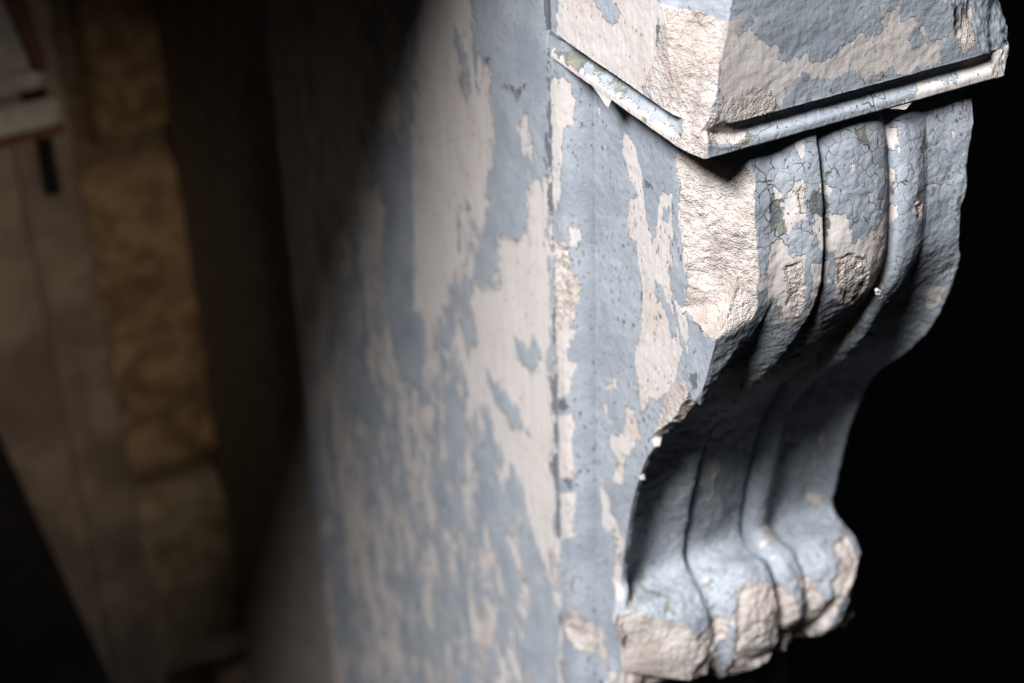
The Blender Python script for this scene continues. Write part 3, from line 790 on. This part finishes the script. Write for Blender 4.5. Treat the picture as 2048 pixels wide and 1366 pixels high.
# arris y for each z (first row of the console side, falls back to the shaft plane below the foot)
ks = np.argsort(-K0[:, 0, 2])
ary = np.interp(-zj, -K0[ks, 0, 2], K0[ks, 0, 1])
ary = np.where(zj < -0.5735, 0.162, ary)
ny1, ny2, ny3 = 26, 50, 230
JY0 = 0.1983
J = np.zeros((len(zj), ny1 + ny2 + ny3, 3))
J[..., 2] = zj[:, None]
w1 = np.linspace(0, 1, ny1, endpoint=False)
J[:, :ny1, 1] = JY0 + (0.186 - JY0) * w1
J[:, :ny1, 0] = 0.002
th = np.linspace(0, np.pi / 2, ny2, endpoint=False)
J[:, ny1:ny1 + ny2, 1] = 0.186 - 0.0195 * (0.8 * np.sin(th) + 0.2 * th / (np.pi / 2))
J[:, ny1:ny1 + ny2, 0] = 0.002 + 0.021 * (1 - np.cos(th))
w3 = np.linspace(0, 1, ny3)
J[:, ny1 + ny2:, 1] = 0.1665 + (ary[:, None] - 0.1665) * w3
J[:, ny1 + ny2:, 0] = 0.020
flz = np.interp(-zj, -K0[ks, 0, 2], lipw[ks])
flz = np.where(zj < -0.5735, 0, flz)
J[:, ny1 + ny2:, 0] -= FLARE * flz[:, None] * sstep(0.45, 1.0, w3)[None]
# rounded, ragged arris beside the joint
J[:, 0, 0] += 0.012
J[:, 1, 0] += 0.0025
J[:, 2, 0] += 0.0006
J[:, :6, 1] += (0.0012 * fbm(J[:, :6] * 60, 3))
jf = patch_fields('jamb', J[..., [1, 2]], 0.40 + 0.6 * fbm(J * np.array([40, 40, 16]), 4, 0.55, 3), 0.01, 0.0032)
jn = np.zeros_like(J); jn[..., 0] = -1
fade = np.ones(J.shape[1]); fade[-8:] = np.linspace(1, 0, 8)
J = J + jn * (fade[None] * (0.0007 * fbm(J * 40, 3, .5, 4) + 0.0004 * fbm(J * 150, 3, .5, 5)))[..., None]
sd = sstep(-0.1, 0.5, jf[1])
J[..., 0] += sd * (0.0030 + 0.004 * fbm(J * 60, 4, .6, 8)) * (np.arange(J.shape[1]) < ny1 + ny2 - 10)
J, st = chip(J, jf[1], 'console')
st = np.where(J[..., 2] > -0.024 + 0.008 * fbm(J * 60, 3, .5, 2), np.minimum(st, -0.6), st)
J, st2 = chip(J, st, 'foot')
jf[1] = np.where(J[..., 2] < -0.535, jf[1], np.where(J[..., 2] > -0.45, st, st2))
jamb = adopt(grid_mesh("jamb", J, jf, PAINT_SPECK, None, facing=(-1, 0, 0)))

# shaft face below the foot
zs = np.linspace(-0.54, ZB, 300)
xs2 = np.linspace(CX0, CX1, 150)
SH = np.zeros((len(zs), len(xs2), 3))
SH[..., 0] = xs2[None]; SH[..., 2] = zs[:, None]
SH[..., 1] = 0.165 + 0.030 * (sstep(0.046, 0.054, xs2) * (1 - sstep(0.218, 0.224, xs2)))[None] + 0.001 * fbm(SH * 40, 3)
shf = patch_fields('none', SH[..., [0, 2]], 0.5 + 0.6 * fbm(SH * 25, 3))
grid_mesh("shaft_face", SH, shf, PAINT, jamb, facing=(0, -1, 0))
box_mesh("shaft_core", 0.024, 0.229, 0.200, 0.60, ZB, -0.002, PAINT, jamb)

# ------------------------------------------------------------------ side panel and rear post
PY0, PY1, PY2, PTOP = 0.2012, 0.806, 1.30, 0.415


def panel(name, y0, y1, ny, nz, x0, face, basef, mat):
    ys = y0 + (y1 - y0) * np.linspace(0, 1, ny) ** 1.15
    zp = np.concatenate([np.linspace(PTOP, 0.06, 20, endpoint=False), np.linspace(0.06, -1.25, nz), np.linspace(-1.26, ZB, 30)])
    P = np.zeros((len(zp), ny, 3))
    P[..., 0] = x0
    P[..., 1] = ys[None]
    P[..., 2] = zp[:, None]
    fl = patch_fields(face, P[..., [1, 2]], basef(P), 0.028, 0.012)
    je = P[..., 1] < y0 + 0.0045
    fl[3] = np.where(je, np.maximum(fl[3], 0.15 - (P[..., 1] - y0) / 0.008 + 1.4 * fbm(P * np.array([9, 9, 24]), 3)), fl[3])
    P[:, 1:-1, 0] -= 0.0008 * fbm(P[:, 1:-1] * 18, 3, .5, 6)
    P[:, 0, 0] += 0.03; P[:, 1, 0] += 0.002; P[:, -1, 0] += 0.03; P[:, -2, 0] += 0.003
    P[:, :4, 1] += 0.0012 * fbm(P[:, :4] * 55, 3, .5, 2)
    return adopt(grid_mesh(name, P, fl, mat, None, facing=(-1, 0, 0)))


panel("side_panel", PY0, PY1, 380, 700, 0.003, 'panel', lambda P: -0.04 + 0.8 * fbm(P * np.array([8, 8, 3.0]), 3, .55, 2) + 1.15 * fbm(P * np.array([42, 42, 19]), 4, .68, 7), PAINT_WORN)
POST = rock_material("rear_post_stone", (0.27, 0.235, 0.215), (0.40, 0.36, 0.335), scale=16, bump=0.002)
panel("rear_post", PY1 + 0.014, PY2, 120, 300, 0.034, 'post', lambda P: -0.4 + 0.9 * fbm(P * np.array([14, 14, 5]), 4, .55, 5), POST)

LEDGE = rock_material("ledge_stone", (0.30, 0.27, 0.24), (0.42, 0.38, 0.34))
# unseen slab added above the side panel, outline shaped to cast shade on it
hp = [(0.03, 0.09), (-0.6, 0.06), (-1.2, -0.06), (-2.4, -0.80), (-2.4, 1.34), (0.03, 1.34)]
nh = len(hp)
poly_mesh("shade_ledge", [(x, y, 0.42) for x, y in hp] + [(x, y, 0.58) for x, y in hp],
          [tuple(range(nh)), tuple(range(2 * nh - 1, nh - 1, -1))] + [(k, nh + k, nh + (k + 1) % nh, (k + 1) % nh) for k in range(nh)], LEDGE)
adopt(bpy.data.objects["shade_ledge"])

box_mesh("panel_core", 0.031, 0.12, 0.61, PY2, ZB, PTOP, LEDGE, None)
adopt(bpy.data.objects["panel_core"])

# ------------------------------------------------------------------ rubble wall behind
WALLY = 1.30
stone_m = [rock_material("wall_stone_%s" % n, a, b, scale=sc, bump=0.006) for n, a, b, sc in (
    ("ochre", (0.24, 0.155, 0.09), (0.48, 0.345, 0.22), 30), ("brown", (0.21, 0.14, 0.085), (0.43, 0.31, 0.20), 24), ("pale", (0.36, 0.29, 0.20), (0.58, 0.49, 0.37), 24))]
mortar_m = rock_material("wall_mortar", (0.15, 0.11, 0.075), (0.26, 0.20, 0.14), scale=60)
wall = empty("stone_wall", (-0.4, WALLY, ZB))
tag(wall, "rough brown rubble stone wall behind the fireplace side", "wall")
WI = Matrix.Translation((0.4, -WALLY, -ZB))


def into_wall(o):
    o.parent = wall
    o.matrix_parent_inverse = WI
    return o


into_wall(box_mesh("mortar", -1.0, 0.15, WALLY + 0.035, WALLY + 0.20, ZB, 0.30, mortar_m))


def wall_stone(x0, x1, z0, z1, proud, mat, seed):
    n, m = 40, 44
    a = np.linspace(-1, 1, n); b = np.linspace(-1, 1, m)
    A, B = np.meshgrid(a, b)
    P = np.zeros((m, n, 3))
    ea = 1 - np.clip((np.abs(A) - 0.82) / 0.18, 0, 1) ** 2
    eb = 1 - np.clip((np.abs(B) - 0.82) / 0.18, 0, 1) ** 2
    P[..., 0] = (x0 + x1) / 2 + (x1 - x0) / 2 * A
    P[..., 2] = (z0 + z1) / 2 + (z1 - z0) / 2 * B
    Q = P + np.array([0, seed * 3.7, 0])
    body = np.minimum(ea, eb)
    P[..., 1] = WALLY + 0.06 - (0.06 + proud) * np.sqrt(np.clip(body, 0, 1)) - 0.030 * fbm(Q * 11, 5, .62) * body
    P[..., 0] += 0.010 * fbm(Q * 9, 2, .5, 5)
    P[..., 2] += 0.010 * fbm(Q * 9, 2, .5, 9)
    into_wall(grid_mesh("stone", P, None, mat, None, facing=(0, -1, 0)))


rows = [(-0.02, 0.28), (-0.26, -0.03), (-0.535, -0.275), (-1.072, -0.550), (-1.44, -1.080), (-1.59, -1.445)]
splits = [[-0.98, -0.62, -0.34, -0.04, 0.14], [-0.98, -0.55, -0.25, 0.02, 0.14], [-0.98, -0.7, -0.40, -0.075, 0.14], [-0.98, -0.60, -0.24, 0.14],
          [-0.98, -0.52, -0.17, 0.14], [-0.98, -0.65, -0.33, -0.03, 0.14]]
sd_ = 1
for (z0, z1), sp in zip(rows, splits):
    for xa, xb in zip(sp[:-1], sp[1:]):
        sd_ += 1
        k = 2 if (z1 < -1.04 and z1 > -1.1) else (0 if sd_ % 3 else 1)
        wall_stone(xa + 0.007, xb - 0.007, z0 + 0.006, z1 - 0.006, 0.006 + 0.016 * ((sd_ * 37) % 10) / 10, stone_m[k], sd_)

# ------------------------------------------------------------------ door pilaster with ledged capital at the far left
pil_m = rock_material("pilaster_stone", (0.20, 0.155, 0.125), (0.36, 0.29, 0.235), scale=11, bump=0.002)
white_m = rock_material("capital_limewash", (0.46, 0.42, 0.40), (0.62, 0.58, 0.56), scale=30, bump=0.001)
rust_m = rock_material("capital_rust_edge", (0.13, 0.065, 0.04), (0.20, 0.10, 0.06), scale=50, bump=0.001)
black_m = rock_material("slot_shade_black", (0.012, 0.011, 0.010), (0.02, 0.018, 0.017), scale=40, bump=0.001)  # near-black that stands for shade in the capital's gaps and the corner
pil = empty("pilaster", (-0.3, 1.2, ZB))
tag(pil, "plain grey-brown stone pilaster with white ledged capital, at the left edge", "pilaster")
PI_ = Matrix.Translation((0.3, -1.2, -ZB))


def into_pil(o):
    o.parent = pil
    o.matrix_parent_inverse = PI_
    return o


def soft_box(name, x0, x1, y0, y1, z0, z1, mat, bev=0.006, seg=2):
    o = box_mesh(name, x0, x1, y0, y1, z0, z1, mat)
    md = o.modifiers.new("bevel", 'BEVEL')
    md.width = bev
    md.segments = seg
    return o


into_pil(soft_box("shaft", -0.55, -0.199, 1.155, 1.34, ZB, 0.2, pil_m, 0.008))
into_pil(soft_box("shaft_margin", -0.1995, -0.122, 1.17, 1.34, ZB, 0.2, pil_m, 0.012, 3))
into_pil(soft_box("capital_ledge", -0.55, -0.147, 1.105, 1.20, -0.392, -0.356, white_m, 0.008))
into_pil(soft_box("capital_ledge", -0.55, -0.156, 1.12, 1.20, -0.350, -0.325, white_m, 0.008))
into_pil(soft_box("ledge_edge", -0.552, -0.1455, 1.103, 1.20, -0.402, -0.3915, rust_m, 0.003))
into_pil(soft_box("capital_block", -0.55, -0.165, 1.13, 1.20, -0.326, 0.1, white_m, 0.006))
o = poly_mesh("slanting_edge", [(-0.200, 1.11, -0.16), (-0.172, 1.11, -0.16), (-0.152, 1.11, -0.322), (-0.166, 1.11, -0.324),
                                (-0.200, 1.16, -0.16), (-0.172, 1.16, -0.16), (-0.152, 1.16, -0.322), (-0.166, 1.16, -0.324)],
              [(0, 1, 2, 3), (7, 6, 5, 4), (0, 4, 5, 1), (1, 5, 6, 2), (2, 6, 7, 3), (3, 7, 4, 0)], rust_m)
into_pil(o)
into_pil(soft_box("slot_shade", -0.186, -0.158, 1.110, 1.16, -0.3565, -0.349, black_m, 0.002))  # black strip in place of the shade between the two ledges
into_pil(soft_box("slot_shade", -0.170, -0.153, 1.150, 1.19, -0.50, -0.4025, black_m, 0.003))  # black strip in place of the shade in an upright recess

# near-black board added to stand for the shade in the lower left corner
bd = poly_mesh("shade_board", [(-0.62, 0.98, -1.60), (-0.150, 1.02, -1.60), (-0.305, 1.10, -0.70), (-0.62, 1.10, -0.62),
                                 (-0.62, 1.00, -1.60), (-0.150, 1.04, -1.60), (-0.305, 1.12, -0.70), (-0.62, 1.12, -0.62)],
               [(0, 1, 2, 3), (7, 6, 5, 4), (0, 4, 5, 1), (1, 5, 6, 2), (2, 6, 7, 3), (3, 7, 4, 0)], black_m)
tag(bd, "near-black board added to stand for shade in the lower left corner", "board")

# ------------------------------------------------------------------ loose flakes and crumbs still clinging to the stone
flake_m = NT("curled_flake")
flake_m.b.inputs['Roughness'].default_value = 0.7
flake_m.put(flake_m.b.inputs['Base Color'], flake_m.mix(flake_m.noise(flake_m.pos(), 300, 3), (0.40, 0.37, 0.34), (0.54, 0.51, 0.48)))
flake_m = flake_m.m


def flake(origin, along, down, out, n=9, curl=0.003, thick=0.0005, seed=0):
    """a curled sheet: spans 'along' and 'down', lifting towards 'out' at its free edge"""
    o_, a_, d_, u_ = (np.array(v, float) for v in (origin, along, down, out))
    s_, t_ = np.meshgrid(np.linspace(0, 1, n), np.linspace(0, 1, n))
    edge = 0.16 * fbm(np.stack([s_ * 4, 0 * s_ + seed, 0 * s_], -1), 2)
    tt_ = t_ * (0.85 + edge) * np.clip(s_ * 1.6, 0, 1) * np.clip((1 - s_) * 4, 0.15, 1)
    P = o_ + s_[..., None] * a_ + tt_[..., None] * d_ + (curl * tt_ ** 2)[..., None] * u_
    V = np.concatenate([P.reshape(-1, 3), (P - u_ * thick).reshape(-1, 3)])
    q = lambda r, c: r * n + c
    F = []
    N = n * n
    for r in range(n - 1):
        for c in range(n - 1):
            F.append((q(r, c), q(r, c + 1), q(r + 1, c + 1), q(r + 1, c)))
            F.append((N + q(r + 1, c), N + q(r + 1, c + 1), N + q(r, c + 1), N + q(r, c)))
    rim_ = [q(0, c) for c in range(n)] + [q(r, n - 1) for r in range(1, n)] + [q(n - 1, c) for c in range(n - 2, -1, -1)] + [q(r, 0) for r in range(n - 2, 0, -1)]
    for k in range(len(rim_)):
        a, b = rim_[k], rim_[(k + 1) % len(rim_)]
        F.append((b, a, N + a, N + b))
    return adopt(poly_mesh("paint_flake", V, F, flake_m, smooth=True))


flake((-0.0002, 0.138, 0.0020), (0, -0.030, 0), (0.001, -0.009, -0.0105), (-1, 0.2, 0), curl=0.003, seed=1)
flake((0.150, -0.0015, -0.0005), (0.018, 0, 0.0), (0, 0.001, -0.0035), (0, -1, 0), curl=0.002, seed=5)


def crumb(loc, r, seed):
    n, m = 8, 6
    V = [(0, 0, 1)]
    for i in range(1, m):
        for j in range(n):
            th_, ph = math.pi * i / m, 2 * math.pi * j / n
            V.append((math.sin(th_) * math.cos(ph), math.sin(th_) * math.sin(ph), math.cos(th_)))
    V.append((0, 0, -1))
    V = np.array(V)
    V = V * (1 + 0.55 * noise(V * 1.7 + seed * 5.1))[:, None] * r + np.array(loc)
    F = [(0, 1 + j, 1 + (j + 1) % n) for j in range(n)]
    for i in range(m - 2):
        for j in range(n):
            a, b = 1 + i * n + j, 1 + i * n + (j + 1) % n
            F.append((a, a + n, b + n, b))
    e_ = len(V) - 1
    F += [(e_, 1 + (m - 2) * n + (j + 1) % n, 1 + (m - 2) * n + j) for j in range(n)]
    adopt(poly_mesh("plaster_crumb", V, F, flake_m))


for k, (loc, r) in enumerate([((0.0290, 0.0985, -0.3035), 0.0022), ((0.0215, 0.0985, -0.3185), 0.0024), ((0.1500, -0.0050, -0.1400), 0.0022), ((0.1475, -0.0065, -0.1365), 0.0014),
                              ((0.1535, -0.0040, -0.1450), 0.0013), ((0.1915, 0.0950, -0.5440), 0.0036), ((0.0905, 0.1085, -0.4565), 0.0022), ((0.0195, 0.0428, -0.1393), 0.0020),
                              ((0.0230, 0.1030, -0.3150), 0.0011)]):
    crumb(loc, r, k + 1)
